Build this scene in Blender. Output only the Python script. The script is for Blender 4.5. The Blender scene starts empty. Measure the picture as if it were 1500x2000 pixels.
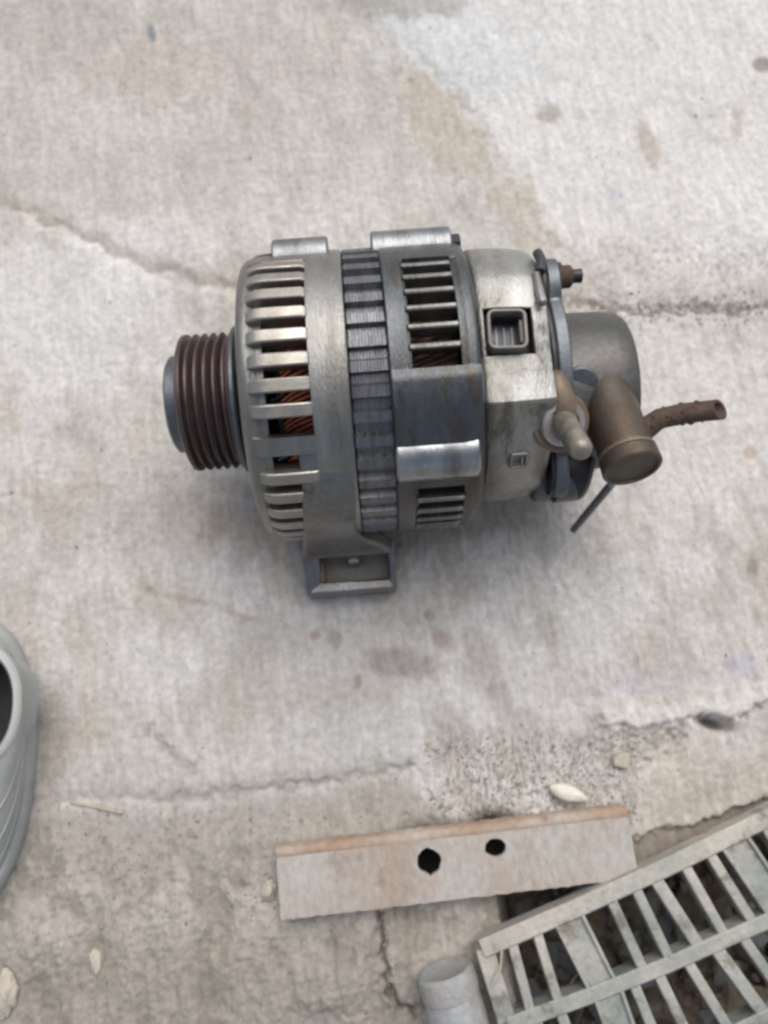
import bpy, bmesh, math, random
import numpy as np
from math import sin, cos, radians, pi, tan, atan2, sqrt, hypot
from mathutils import Vector, Matrix, noise as mnoise

random.seed(4)
rng = np.random.RandomState(7)
sc = bpy.context.scene
col = sc.collection

# ------------------------------------------------------------------ camera
TH, H, FPX = radians(12), .404, 1500.0
cam_d = bpy.data.cameras.new('camera')
cam = bpy.data.objects.new('camera', cam_d)
col.objects.link(cam)
cam.location = (0, -H * tan(TH), H)
cam.rotation_euler = (TH, 0, 0)
cam_d.sensor_fit = 'VERTICAL'
cam_d.sensor_height = 36
cam_d.lens = 36 * FPX / 2000
cam_d.clip_start = .01
cam_d.clip_end = 200
cam_d.dof.use_dof = True
cam_d.dof.focus_distance = .31
cam_d.dof.aperture_fstop = 6.0
sc.camera = cam

# ------------------------------------------------------------------ sky, sun, exposure
SUN_EL, SUN_AZ = radians(60), radians(14)        # azimuth clockwise from +Y
w = bpy.data.worlds.new('World')
sc.world = w
w.use_nodes = True
nt = w.node_tree
sky = nt.nodes.new('ShaderNodeTexSky')
sky.sky_type = 'NISHITA'
sky.sun_disc = False
sky.sun_elevation = SUN_EL
sky.sun_rotation = SUN_AZ
sky.air_density = 1.0
sky.dust_density = 4.0
sky.ozone_density = .6
grey = nt.nodes.new('ShaderNodeHueSaturation')      # thin overcast: most of the blue is gone
grey.inputs['Saturation'].default_value = .5
nt.links.new(sky.outputs[0], grey.inputs['Color'])
nt.links.new(grey.outputs[0], nt.nodes['Background'].inputs[0])
nt.nodes['Background'].inputs[1].default_value = .08
sl = bpy.data.lights.new('sun', 'SUN')
sl.energy = 1.25
sl.angle = radians(58)
sl.color = (1, .93, .84)
so = bpy.data.objects.new('sun', sl)
col.objects.link(so)
sd = Vector((sin(SUN_AZ) * cos(SUN_EL), cos(SUN_AZ) * cos(SUN_EL), sin(SUN_EL)))
so.rotation_euler = sd.to_track_quat('Z', 'Y').to_euler()
so.location = (0, 0, 3)
sc.view_settings.view_transform = 'Standard'
sc.view_settings.look = 'None'
sc.view_settings.exposure = .75
sc.view_settings.gamma = 1
sc.cycles.filter_width = 2.8

# ------------------------------------------------------------------ layout helpers (photo pixel -> place in the world)
CP = np.array([0, -H * tan(TH), H])
CD = np.array([0, sin(TH), -cos(TH)])
CU = np.array([0, cos(TH), sin(TH)])
def G(px, py, z=0.0):
    r = CD + (px - 750) / FPX * np.array([1, 0, 0]) + (1000 - py) / FPX * CU
    return CP + r * (z - CP[2]) / r[2]

# ------------------------------------------------------------------ materials
def mat(name, base, rough=.6, metal=0.0, var=None, var_amt=.5, var_scale=30, fine=.12, bump=.15, bump_scale=400, aniso=(1, 1, 1), rvar=.15, spots=None, spot_amt=.6, spot_scale=60, spot_t=.6, attr=None):
    m = bpy.data.materials.new(name)
    m.use_nodes = True
    n = m.node_tree
    b = n.nodes['Principled BSDF']
    tc = n.nodes.new('ShaderNodeTexCoord')
    mp = n.nodes.new('ShaderNodeMapping')
    mp.inputs['Scale'].default_value = aniso
    n.links.new(tc.outputs['Object'], mp.inputs[0])
    def noise(scale, det=5, r=.6):
        t = n.nodes.new('ShaderNodeTexNoise')
        t.inputs['Scale'].default_value = scale
        t.inputs['Detail'].default_value = det
        t.inputs['Roughness'].default_value = r
        n.links.new(mp.outputs[0], t.inputs[0])
        return t
    def ramp(src, a, c):
        r = n.nodes.new('ShaderNodeMapRange')
        r.inputs[1].default_value = a
        r.inputs[2].default_value = c
        n.links.new(src, r.inputs[0])
        return r
    def mix(f, a, c, typ='MIX'):
        x = n.nodes.new('ShaderNodeMix')
        x.data_type = 'RGBA'
        x.blend_type = typ
        for i, v in ((0, f), (6, a), (7, c)):
            if isinstance(v, (int, float)):
                x.inputs[i].default_value = v
            elif isinstance(v, tuple):
                x.inputs[i].default_value = (*v, 1)
            else:
                n.links.new(v, x.inputs[i])
        return x.outputs[2]
    c = base
    if attr:
        at = n.nodes.new('ShaderNodeAttribute')
        at.attribute_name = attr
        c = at.outputs['Color']
    if var:
        nz = noise(var_scale, 6, .65)
        r = ramp(nz.outputs[0], .42, .66)
        mu = n.nodes.new('ShaderNodeMath')
        mu.operation = 'MULTIPLY'
        mu.inputs[1].default_value = var_amt
        n.links.new(r.outputs[0], mu.inputs[0])
        c = mix(mu.outputs[0], c, var)
    if spots:
        nz = noise(spot_scale, 8, .7)
        r = ramp(nz.outputs[0], spot_t, spot_t + .08)
        mu = n.nodes.new('ShaderNodeMath')
        mu.operation = 'MULTIPLY'
        mu.inputs[1].default_value = spot_amt
        n.links.new(r.outputs[0], mu.inputs[0])
        c = mix(mu.outputs[0], c, spots)
    if fine:
        nz = noise(bump_scale * .8, 4, .6)
        r = n.nodes.new('ShaderNodeMapRange')
        r.inputs[1].default_value = .3
        r.inputs[2].default_value = .7
        r.inputs[3].default_value = 1 - fine
        r.inputs[4].default_value = 1 + fine
        n.links.new(nz.outputs[0], r.inputs[0])
        cc = n.nodes.new('ShaderNodeCombineColor')
        for i in range(3):
            n.links.new(r.outputs[0], cc.inputs[i])
        c = mix(1.0, c, cc.outputs[0], 'MULTIPLY')
    if isinstance(c, tuple):
        b.inputs['Base Color'].default_value = (*c, 1)
    else:
        n.links.new(c, b.inputs['Base Color'])
    b.inputs['Metallic'].default_value = metal
    rn = noise(var_scale * 1.7, 4)
    rr = n.nodes.new('ShaderNodeMapRange')
    rr.inputs[1].default_value = .3
    rr.inputs[2].default_value = .7
    rr.inputs[3].default_value = max(.05, rough - rvar)
    rr.inputs[4].default_value = min(1, rough + rvar)
    n.links.new(rn.outputs[0], rr.inputs[0])
    n.links.new(rr.outputs[0], b.inputs['Roughness'])
    if bump:
        bn = noise(bump_scale, 6, .65)
        bp = n.nodes.new('ShaderNodeBump')
        bp.inputs['Strength'].default_value = bump
        bp.inputs['Distance'].default_value = .001
        n.links.new(bn.outputs[0], bp.inputs['Height'])
        n.links.new(bp.outputs[0], b.inputs['Normal'])
    return m

M = {}
M['alu'] = mat('cast_aluminium', (.31, .312, .308), .33, .95, (.14, .13, .11), .75, 20, .1, .42, 700, (2.4, .55, .55), spots=(.13, .10, .07), spot_amt=.55, spot_scale=70, spot_t=.62)
M['alu_rear'] = mat('dark_reflection_oily_aluminium', (.12, .13, .14), .28, .95, (.065, .056, .046), .85, 20, .12, .42, 700, (2.4, .55, .55), spots=(.10, .075, .05), spot_amt=.6, spot_scale=50, spot_t=.55)  # oil stains, and a base darkened to imitate dark surroundings reflected in it
M['alu_cover'] = mat('stained_cover_aluminium', (.36, .365, .36), .36, .9, (.10, .088, .07), 1.0, 14, .12, .45, 700, (1.6, .7, .7), spots=(.08, .06, .04), spot_amt=.6, spot_scale=45, spot_t=.56)
M['alu_worn'] = mat('worn_lug_aluminium', (.30, .32, .34), .33, .95, (.11, .105, .095), .75, 26, .1, .35, 800, (2.4, .6, .6), spots=(.09, .08, .065), spot_amt=.5, spot_scale=60, spot_t=.58)
M['alu_clean'] = mat('smooth_aluminium', (.35, .375, .40), .30, 1.0, (.13, .125, .12), .8, 30, .08, .15, 900, (2.4, .55, .55))
M['alu_dirty'] = mat('grimy_aluminium', (.20, .21, .22), .34, .9, (.14, .11, .08), .75, 26, .12, .3, 700, spots=(.09, .065, .045), spot_amt=.6, spot_scale=55, spot_t=.56)
M['fin'] = mat('fin_aluminium', (.35, .34, .32), .42, .85, (.25, .21, .17), .6, 45, .12, .2, 900)
M['steel'] = mat('laminated_steel', (.19, .20, .22), .36, .9, (.10, .085, .075), .6, 60, .15, .3, 500, aniso=(6, 1, 1))
M['steel_light'] = mat('worn_steel', (.45, .44, .42), .4, .85, (.24, .18, .13), .5, 60, .1, .2, 800)
M['dark_steel'] = mat('dark_steel', (.12, .135, .155), .42, .7, (.07, .06, .055), .5, 40, .12, .2, 700)
M['black'] = mat('black_metal', (.02, .022, .025), .45, .3, (.04, .035, .03), .5, 50)
M['pulley'] = mat('pulley_metal', (.085, .066, .068), .45, .7, (.13, .085, .075), .6, 50, .12, .2, 700, spots=(.25, .2, .19), spot_amt=.5, spot_scale=150, spot_t=.64)
M['copper'] = mat('enamelled_copper', (.58, .15, .06), .38, .6, (.16, .06, .04), .6, 80, .1, .1)
M['copper_dull'] = mat('dusty_copper', (.16, .10, .07), .6, .3, (.09, .08, .07), .8, 90, .15, .2)
M['varnish'] = mat('varnish', (.10, .035, .02), .5, .1, (.03, .02, .018), .6, 90)
M['plastic'] = mat('connector_plastic', (.20, .19, .175), .5, 0, (.11, .10, .09), .6, 60, .1, .1)
M['plastic_dark'] = mat('black_plastic', (.025, .028, .035), .4, 0, (.05, .05, .05), .4, 60, .1, .1)
M['brown'] = mat('oily_brown_metal', (.085, .08, .068), .48, .5, (.085, .058, .04), .8, 35, .14, .3, 600, spots=(.24, .15, .075), spot_amt=.6, spot_scale=45, spot_t=.6)
M['rust'] = mat('rusty_metal', (.085, .058, .042), .75, .25, (.055, .032, .022), .7, 90, .25, .8, 450, spots=(.25, .17, .11), spot_amt=.6, spot_scale=110, spot_t=.62)
M['tan'] = mat('tan_metal', (.17, .135, .10), .55, .4, (.18, .12, .075), .7, 60, .12, .3, 600)
M['stub'] = mat('worn_stub_metal', (.30, .275, .235), .42, .7, (.13, .11, .09), .8, 120, .12, .3, 700)
M['pump'] = mat('pump_metal', (.085, .088, .088), .45, .6, (.14, .125, .12), .6, 30, .1, .25, 600)
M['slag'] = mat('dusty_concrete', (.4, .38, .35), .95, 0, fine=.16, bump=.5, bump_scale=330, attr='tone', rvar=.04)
M['plate'] = mat('cement_dusted_steel', (.41, .395, .375), .8, .1, (.33, .27, .225), .9, 22, .14, .5, 350, aniso=(1.3, .7, 1), spots=(.20, .165, .14), spot_amt=.5, spot_scale=50, spot_t=.6)
M['plate_rust'] = mat('rust_edge', (.33, .235, .17), .85, .05, (.42, .385, .35), 1.0, 24, .15, .5, 350, spots=(.20, .10, .06), spot_amt=.6, spot_scale=90, spot_t=.6)
M['grate'] = mat('dusty_grate_metal', (.46, .435, .39), .55, .25, (.235, .265, .255), .95, 24, .12, .35, 500, spots=(.15, .13, .105), spot_amt=.75, spot_scale=55, spot_t=.54)
M['pipe'] = mat('zinc_pipe_metal', (.33, .35, .365), .65, .25, (.36, .32, .28), .95, 45, .14, .6, 350, spots=(.17, .15, .13), spot_amt=.7, spot_scale=50, spot_t=.56)
M['seed'] = mat('seed_hull', (.72, .70, .64), .55, 0, (.40, .37, .30), .8, 900, .05, .1, aniso=(.12, 1, 1))
M['chip'] = mat('stone_chip_surface', (.44, .41, .36), .85, 0, (.45, .4, .32), .5, 200, .1, .5)
M['straw'] = mat('straw_surface', (.42, .38, .30), .7, 0, (.38, .3, .2), .5, 200)
M['shoe'] = mat('scuffed_shoe_material', (.40, .415, .41), .6, 0, (.28, .31, .31), .8, 30, .06, .25, 300, spots=(.22, .22, .24), spot_amt=.5, spot_scale=35, spot_t=.6)
M['shoe_dark'] = mat('shoe_lining', (.015, .015, .017), .8, 0)
M['debris'] = mat('debris_surface', (.075, .058, .042), .9, 0, (.15, .12, .09), .7, 60, .2, .8, 300)
M['debris_grey'] = mat('grey_debris_surface', (.12, .125, .13), .8, 0, (.08, .075, .07), .6, 60, .15, .5, 300)
M['mortar'] = mat('mortar_lump_surface', (.30, .28, .25), .95, 0, (.22, .2, .175), .7, 50, .15, .7, 260)

# ------------------------------------------------------------------ mesh helpers
class MB:
    def __init__(s):
        s.v, s.f = [], []
    def add(s, vs, fs):
        o = len(s.v)
        s.v += [tuple(float(c) for c in p) for p in vs]
        s.f += [tuple(i + o for i in f) for f in fs]
        return s
    def box(s, x0, x1, y0, y1, z0, z1, mtx=None):
        vs = [Vector(p) for p in ((x0, y0, z0), (x1, y0, z0), (x1, y1, z0), (x0, y1, z0), (x0, y0, z1), (x1, y0, z1), (x1, y1, z1), (x0, y1, z1))]
        if mtx is not None:
            vs = [mtx @ p for p in vs]
        return s.add(vs, [(0, 3, 2, 1), (4, 5, 6, 7), (0, 1, 5, 4), (1, 2, 6, 5), (2, 3, 7, 6), (3, 0, 4, 7)])
    def prism(s, pts, fn0, fn1):
        """closed polygon pts, two mapping functions give the two end caps"""
        n = len(pts)
        a = [fn0(*p) for p in pts]
        b = [fn1(*p) for p in pts]
        return s.add(a + b, [tuple(range(n - 1, -1, -1)), tuple(range(n, 2 * n))] + [(i, (i + 1) % n, n + (i + 1) % n, n + i) for i in range(n)])
    def lathe(s, prof, o, ax, seg=48, close=True):
        """prof [(t, r)] along axis ax from o"""
        o = Vector(o); ax = Vector(ax).normalized()
        e1 = ax.orthogonal().normalized(); e2 = ax.cross(e1)
        vs, fs = [], []
        for t, r in prof:
            for k in range(seg):
                an = 2 * pi * k / seg
                vs.append(o + ax * t + (e1 * cos(an) + e2 * sin(an)) * r)
        for i in range(len(prof) - 1):
            for k in range(seg):
                k2 = (k + 1) % seg
                fs.append((i * seg + k, i * seg + k2, (i + 1) * seg + k2, (i + 1) * seg + k))
        if close:
            fs.append(tuple(range(seg - 1, -1, -1)))
            fs.append(tuple((len(prof) - 1) * seg + k for k in range(seg)))
        return s.add(vs, fs)
    def tube(s, pts, r, seg=10, cap=True):
        pts = [Vector(p) for p in pts]
        rs = r if isinstance(r, (list, tuple)) else [r] * len(pts)
        vs, fs = [], []
        up = None
        for i, p in enumerate(pts):
            t = (pts[min(i + 1, len(pts) - 1)] - pts[max(i - 1, 0)]).normalized()
            if up is None:
                up = t.orthogonal().normalized()
            up = (up - t * up.dot(t)).normalized()
            e2 = t.cross(up)
            for k in range(seg):
                an = 2 * pi * k / seg
                vs.append(p + (up * cos(an) + e2 * sin(an)) * rs[i])
        for i in range(len(pts) - 1):
            for k in range(seg):
                k2 = (k + 1) % seg
                fs.append((i * seg + k, i * seg + k2, (i + 1) * seg + k2, (i + 1) * seg + k))
        if cap:
            fs.append(tuple(range(seg - 1, -1, -1)))
            fs.append(tuple((len(pts) - 1) * seg + k for k in range(seg)))
        return s.add(vs, fs)
    def build(s, name, m, parent=None, smooth=35, bevel=0, bseg=2, recalc=True):
        me = bpy.data.meshes.new(name)
        me.from_pydata(s.v, [], s.f)
        me.validate()
        if recalc:
            bm = bmesh.new(); bm.from_mesh(me)
            bmesh.ops.recalc_face_normals(bm, faces=bm.faces)
            bm.to_mesh(me); bm.free()
        me.materials.append(m)
        if smooth:
            me.polygons.foreach_set('use_smooth', [True] * len(me.polygons))
            me.set_sharp_from_angle(angle=radians(smooth))
        o = bpy.data.objects.new(name, me)
        col.objects.link(o)
        if parent:
            o.parent = parent
        if bevel:
            b = o.modifiers.new('bevel', 'BEVEL')
            b.width = bevel; b.segments = bseg; b.limit_method = 'ANGLE'; b.angle_limit = radians(40)
            b.harden_normals = False
        return o

def tag(o, label=None, cat=None, group=None, kind=None):
    for k, v in (('label', label), ('category', cat), ('group', group), ('kind', kind)):
        if v:
            o[k] = v
    return o

def empty(name, loc, rz=0):
    o = bpy.data.objects.new(name, None)
    o.empty_display_size = .02
    col.objects.link(o)
    o.location = loc
    o.rotation_euler = (0, 0, rz)
    return o

# numpy noise
_perm = rng.randint(0, 2**31 - 1, 4096)
def vnoise(x, y, seed=0):
    xi, yi = np.floor(x).astype(np.int64), np.floor(y).astype(np.int64)
    fx, fy = x - xi, y - yi
    ux, uy = fx * fx * fx * (fx * (fx * 6 - 15) + 10), fy * fy * fy * (fy * (fy * 6 - 15) + 10)
    def g(a, b, dx, dy):
        k = (a * 374761393 + b * 668265263 + seed * 1442695041) & 0x7fffffff
        k = ((k ^ (k >> 13)) * 1274126177) & 0x7fffffff
        an = ((k ^ (k >> 16)) & 0xffff) * (2 * pi / 65536)
        return np.cos(an) * dx + np.sin(an) * dy
    a, b, c, d = g(xi, yi, fx, fy), g(xi + 1, yi, fx - 1, fy), g(xi, yi + 1, fx, fy - 1), g(xi + 1, yi + 1, fx - 1, fy - 1)
    return .5 + .85 * ((a * (1 - ux) + b * ux) * (1 - uy) + (c * (1 - ux) + d * ux) * uy)
def fbm(x, y, seed=0, octv=4, gain=.5):
    s, a, t = 0, 1, 0
    for i in range(octv):
        an = .5 * i
        xr_, yr_ = x * cos(an) - y * sin(an), x * sin(an) + y * cos(an)
        s = s + a * vnoise(xr_ * 2**i + i * 17.3, yr_ * 2**i - i * 9.1, seed + i)
        t += a; a *= gain
    return .5 + (s / t - .5) * 1.25
def sstep(a, b, x):
    t = np.clip((x - a) / (b - a), 0, 1)
    return t * t * (3 - 2 * t)
def pline(px, py, pts):
    """distance (px) to a polyline and signed side (+ = below / to the right end) """
    best = np.full(px.shape, 1e9); side = np.zeros(px.shape)
    for (x0, y0), (x1, y1) in zip(pts[:-1], pts[1:]):
        dx, dy = x1 - x0, y1 - y0
        t = np.clip(((px - x0) * dx + (py - y0) * dy) / (dx * dx + dy * dy), 0, 1)
        ex, ey = px - (x0 + t * dx), py - (y0 + t * dy)
        dd = np.hypot(ex, ey)
        m = dd < best
        best = np.where(m, dd, best)
        side = np.where(m, np.sign(dx * ey - dy * ex), side)
    return best, side
def inpoly(px, py, poly):
    ins = np.zeros(px.shape, bool)
    n = len(poly)
    for i in range(n):
        x0, y0 = poly[i]; x1, y1 = poly[(i + 1) % n]
        if y0 == y1: continue
        c = ((y0 > py) != (y1 > py)) & (px < (x1 - x0) * (py - y0) / (y1 - y0) + x0)
        ins ^= c
    return ins

# ------------------------------------------------------------------ ground: one relief sheet, concrete slab, rubble strip and drain pit
def axis_coords(lo, hi, step, far):
    a = list(np.arange(lo, hi, step))
    s, x = step, a[-1]
    while x < far:
        s *= 1.22; x += s; a.append(x)
    s, x = step, a[0]
    while x > -far:
        s *= 1.22; x -= s; a.insert(0, x)
    return np.array(a)
gx = axis_coords(-.27, .27, .00085, 25)
gy = axis_coords(-.27, .345, .0009, 25)
X, Y = np.meshgrid(gx, gy)
Yc = np.maximum(Y, -1.6)
tt = (Yc - CP[1]) * CD[1] + (-H) * CD[2]
PX = 750 + FPX * X / tt
PY = 1000 - FPX * ((Yc - CP[1]) * CU[1] - H * CU[2]) / tt
inner = (np.abs(X) < .6) & (np.abs(Y) < .7)
PXj = PX + (fbm(X * 160, Y * 160, 3, 3) - .5) * 26
PYj = PY + (fbm(X * 160, Y * 160, 9, 3) - .5) * 26
# streak coordinates: grain stretched this way to imitate camera-shake smear
sa = radians(9)
SU = X * cos(sa) + Y * sin(sa)
SV = -X * sin(sa) + Y * cos(sa)
streak = fbm(SU * 520, SV * 85, 21, 3, .6)
streak2 = fbm(SU * 260, SV * 60, 31, 3, .6)
broad = fbm(X * 9, Y * 9, 41, 4)
mid = fbm(SU * 42, SV * 24, 51, 4, .55)
low = fbm(X * 30, Y * 30, 61, 4, .6)
Z = (broad - .5) * .004 + (low - .5) * .0022 + (streak - .5) * .0006 + (streak2 - .5) * .0008 + (fbm(X * 700, Y * 500, 23, 2) - .5) * .0005
# colours
slabA = np.array([.475, .458, .44]); slabB = np.array([.405, .387, .366]); white = np.array([.56, .555, .555])
T = slabB[None, None] + (slabA - slabB)[None, None] * sstep(.3, .65, mid)[..., None]
def blend(mask, c, amt=1.0):
    global T
    T = T + (np.array(c)[None, None] - T) * (np.clip(mask, 0, 1) * amt)[..., None]
blend(sstep(.5, .72, broad), white, .6)
blend(sstep(.58, .75, fbm(SU * 34 + 5, SV * 16, 71, 4, .6)), (.40, .365, .31), .5)
blend(sstep(.62, .8, fbm(SU * 90 + 5, SV * 26, 77, 3, .6)), (.36, .33, .29), .35)
def blob(cx, cy, rx, ry, rot=0, n=.5, seed=5):
    c_, s_ = cos(radians(rot)), sin(radians(rot))
    u = ((PX - cx) * c_ + (PY - cy) * s_) / rx
    v = (-(PX - cx) * s_ + (PY - cy) * c_) / ry
    q = np.hypot(u, v) + (fbm(X * 75, Y * 55, seed, 4, .6) - .5) * 2 * n
    return 1 - sstep(.55, 1.15, q)
# white plaster overlay on the upper right, paler patch at left
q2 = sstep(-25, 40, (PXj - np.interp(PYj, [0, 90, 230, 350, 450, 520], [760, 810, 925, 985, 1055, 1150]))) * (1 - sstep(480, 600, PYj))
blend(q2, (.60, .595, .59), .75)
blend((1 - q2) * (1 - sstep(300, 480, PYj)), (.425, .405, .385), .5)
blend(blob(1250, 800, 330, 260, 0, .5, 81), (.56, .545, .53), .6)
blend(blob(150, 620, 240, 190, 0, .5, 82), white, .75)
blend(blob(900, 90, 200, 90, 20, .5, 83), (.50, .53, .55), .7)
blend(blob(860, 240, 60, 130, -35, .5, 84), (.42, .38, .32), .7)
blend(blob(1020, 420, 50, 110, -35, .6, 85), (.43, .39, .34), .7)
blend(blob(320, 140, 240, 90, 0, .6, 86), (.40, .36, .33), .6)
blend(blob(130, 40, 180, 60, 0, .6, 87), (.34, .33, .31), .5)
blend(blob(770, 8, 150, 30, 0, .5, 88), (.28, .27, .25), .6)
for (bx, by, ra, rb, ro, cc, am) in ((1070, 225, 26, 20, 0, (.30, .27, .23), .6), (1265, 280, 22, 60, -15, (.34, .30, .25), .6), (1490, 125, 22, 16, 0, (.22, .2, .18), .8),
        (1440, 240, 16, 40, 0, (.34, .3, .26), .5), (295, 62, 9, 22, -15, (.14, .17, .2), .8), (480, 150, 14, 60, -35, (.33, .31, .3), .5), (1230, 500, 60, 40, 30, (.40, .37, .34), .5),
        (780, 1295, 85, 34, 0, (.27, .235, .225), .75), (865, 1250, 26, 22, 0, (.28, .22, .21), .6), (700, 1328, 13, 16, 0, (.24, .19, .18), .7), (655, 1250, 14, 20, 0, (.28, .24, .22), .6),
        (615, 1240, 16, 10, 0, (.30, .22, .18), .6), (840, 1200, 12, 16, 0, (.25, .22, .2), .6), (940, 1290, 40, 70, -15, (.35, .315, .32), .6), (975, 1370, 30, 50, -25, (.32, .29, .31), .5),
        (1060, 1235, 60, 30, 0, (.36, .34, .31), .4), (1130, 1330, 120, 40, -10, (.42, .39, .41), .5), (1300, 1330, 160, 26, -5, (.44, .41, .45), .5), (1470, 1110, 16, 26, 0, (.22, .2, .16), .7),
        (1465, 885, 14, 14, 0, (.35, .27, .2), .6), (440, 950, 46, 20, 0, (.36, .31, .27), .6), (1240, 960, 26, 28, 0, (.37, .33, .37), .5), (360, 1170, 90, 9, 10, (.36, .31, .27), .7), (290, 1150, 14, 9, 0, (.28, .22, .18), .6),
        (480, 1205, 60, 7, 15, (.38, .32, .28), .6), (880, 1440, 55, 60, 0, (.33, .30, .28), .5), (1010, 1450, 70, 90, 0, (.38, .36, .33), .5), (1200, 380, 20, 14, 0, (.45, .43, .5), .5),
        (1150, 560, 90, 26, 10, (.36, .33, .29), .4), (1450, 1300, 40, 30, 0, (.36, .35, .42), .5), (215, 1500, 14, 22, 0, (.33, .28, .28), .6), (100, 1440, 50, 90, 0, (.37, .335, .295), .6)):
    blend(blob(bx, by, ra, rb, ro, .45, int(bx + by) % 97), cc, am)
blend(blob(620, 1030, 260, 90, 5, .5, 92), (.31, .25, .20), .6)  # brown stain under the alternator, also warming its shadow by colour
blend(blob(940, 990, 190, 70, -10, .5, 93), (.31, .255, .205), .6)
blend(blob(700, 1440, 170, 60, 0, .5, 90), (.46, .475, .48), .6)
blend(blob(430, 1470, 330, 60, -4, .5, 91), (.455, .435, .42), .5)
# wide groove upper left
PXs = PX + (fbm(X * 60, Y * 60, 3, 2) - .5) * 26; PYs = PY + (fbm(X * 60, Y * 60, 9, 2) - .5) * 26
dL1, sL1 = pline(PXs, PYs, [(-200, 380), (50, 412), (130, 447), (200, 482), (270, 518), (350, 545), (440, 560), (560, 590), (760, 600)])
wdt = 1 - .0 * dL1
g1 = np.exp(-(dL1 / 15)**2) * sstep(20, 90, PX) + .0
Z -= g1 * .0012 + (1 - sstep(0, 30, dL1)) * .0005
Z += np.where(sL1 > 0, 1, 0) * np.exp(-(dL1 / 60)**2) * (1 - np.exp(-(dL1 / 16)**2)) * .0018 * sstep(0, 90, PX) * (PX < 800)
blend(np.exp(-((dL1 - 6) / 14)**2) * (sL1 <= 0), (.33, .295, .255), .65)  # shadow on the groove's upper side painted into the tone
# edge of the plaster overlay
dL2, sL2 = pline(PXj, PYj, [(800, 90), (930, 230), (985, 350), (1050, 450), (1140, 520)])
Z -= np.exp(-(dL2 / 9)**2) * .0009
# crack right
dL3, _ = pline(PXj, PYj, [(1090, 585), (1180, 600), (1260, 612), (1340, 600), (1420, 606), (1560, 594), (1900, 600)])
Z -= np.exp(-(dL3 / 9)**2) * .0016
rough3 = np.exp(-(dL3 / 22)**2) * sstep(.45, .7, fbm(X * 420, Y * 300, 14, 3))
blend(rough3, (.17, .15, .125), .7)
blend(np.exp(-(dL3 / 5)**2), (.17, .15, .13), .6)
blend(sstep(900, 1300, PX) * np.exp(-((PY - 520) / 70)**2) * sstep(.5, .75, fbm(X * 380, Y * 260, 16, 3)), (.28, .25, .22), .6)
# lower slab edge
L4 = [(-300, 1590), (0, 1578), (90, 1568), (200, 1560), (330, 1560), (430, 1552), (520, 1540), (620, 1530), (700, 1513), (800, 1495)]
dL4, sL4 = pline(PXj, PYj, L4)
dL4b, _ = pline(PXj, PYj, [(800, 1495), (828, 1520), (838, 1560), (840, 1640), (900, 1660)])
Z -= np.exp(-(dL4 / 8)**2) * .0016 * (.35 + .65 * sstep(100, 450, PX)) + np.exp(-(dL4b / 5)**2) * .0012
blend(np.exp(-(dL4 / 8)**2) * sstep(150, 420, PX), (.22, .21, .20), .6)
blend(np.exp(-((dL4 - 12) / 18)**2) * (sL4 <= 0), (.33, .32, .31), .5)
dL5, _ = pline(PXj, PYj, [(290, 1425), (330, 1470), (385, 1512)])
Z -= np.exp(-(dL5 / 7)**2) * .0012
blend(np.exp(-(dL5 / 9)**2), (.28, .26, .24), .55)
# rubble strip: drops and gets lumpy
edge_y = np.interp(PX, [-300, 0, 330, 520, 800, 860, 1000, 1180, 1240, 1500, 1900], [1590, 1578, 1560, 1540, 1495, 1560, 1560, 1440, 1430, 1380, 1330])
rub = sstep(0, 60, PY + (low - .5) * 40 - edge_y) * (PX < 980)
rubw = rub * sstep(1600, 1720, PY)
lump = fbm(X * 42, Y * 36, 101, 4, .5)
lump2 = fbm(X * 140, Y * 110, 103, 3, .6)
Z += rub * (-.0006) + rubw * ((lump - .55) * .0065 + (lump2 - .5) * .0014) + rubw * (fbm(X * 420, Y * 420, 105, 3, .6) - .5) * .0014
blend(rub, (.315, .292, .265), .8)
blend(rubw * sstep(.55, .38, lump) if False else rubw * (1 - sstep(.36, .52, lump)), (.235, .215, .185), .7)
blend(rubw * sstep(.56, .72, lump), (.40, .37, .335), .6)
blend(rubw * sstep(.62, .75, lump2), (.42, .39, .355), .4)
blend(rubw * sstep(1750, 1950, PY), (.22, .205, .18), .6)  # dirtier towards the bottom, partly shade from behind the camera painted in
for bx, by, ra, rb in ((702, 1868, 46, 62), (798, 1890, 52, 80), (640, 1920, 60, 50)):
    Z += np.exp(-((PXj - bx) / ra)**4 - ((PYj - by) / rb)**4) * .0040
dC, _ = pline(PXj, PYj, [(742, 1780), (747, 1850), (757, 1925), (775, 1960), (812, 1985)])
Z -= np.exp(-(dC / 6)**2) * .004
blend(np.exp(-(dC / 6)**2), (.07, .06, .05), .85)
# rough gritty patch between slab and plate
grit = sstep(800, 900, PX) * (1 - sstep(1230, 1300, PX)) * sstep(1380, 1470, PY) * (1 - sstep(1640, 1680, PY))
gn = fbm(SU * 700, SV * 200, 111, 3, .7)
Z += grit * (gn - .5) * .0022
blend(grit * (1 - sstep(.35, .5, gn)), (.2, .185, .16), .6)
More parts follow.
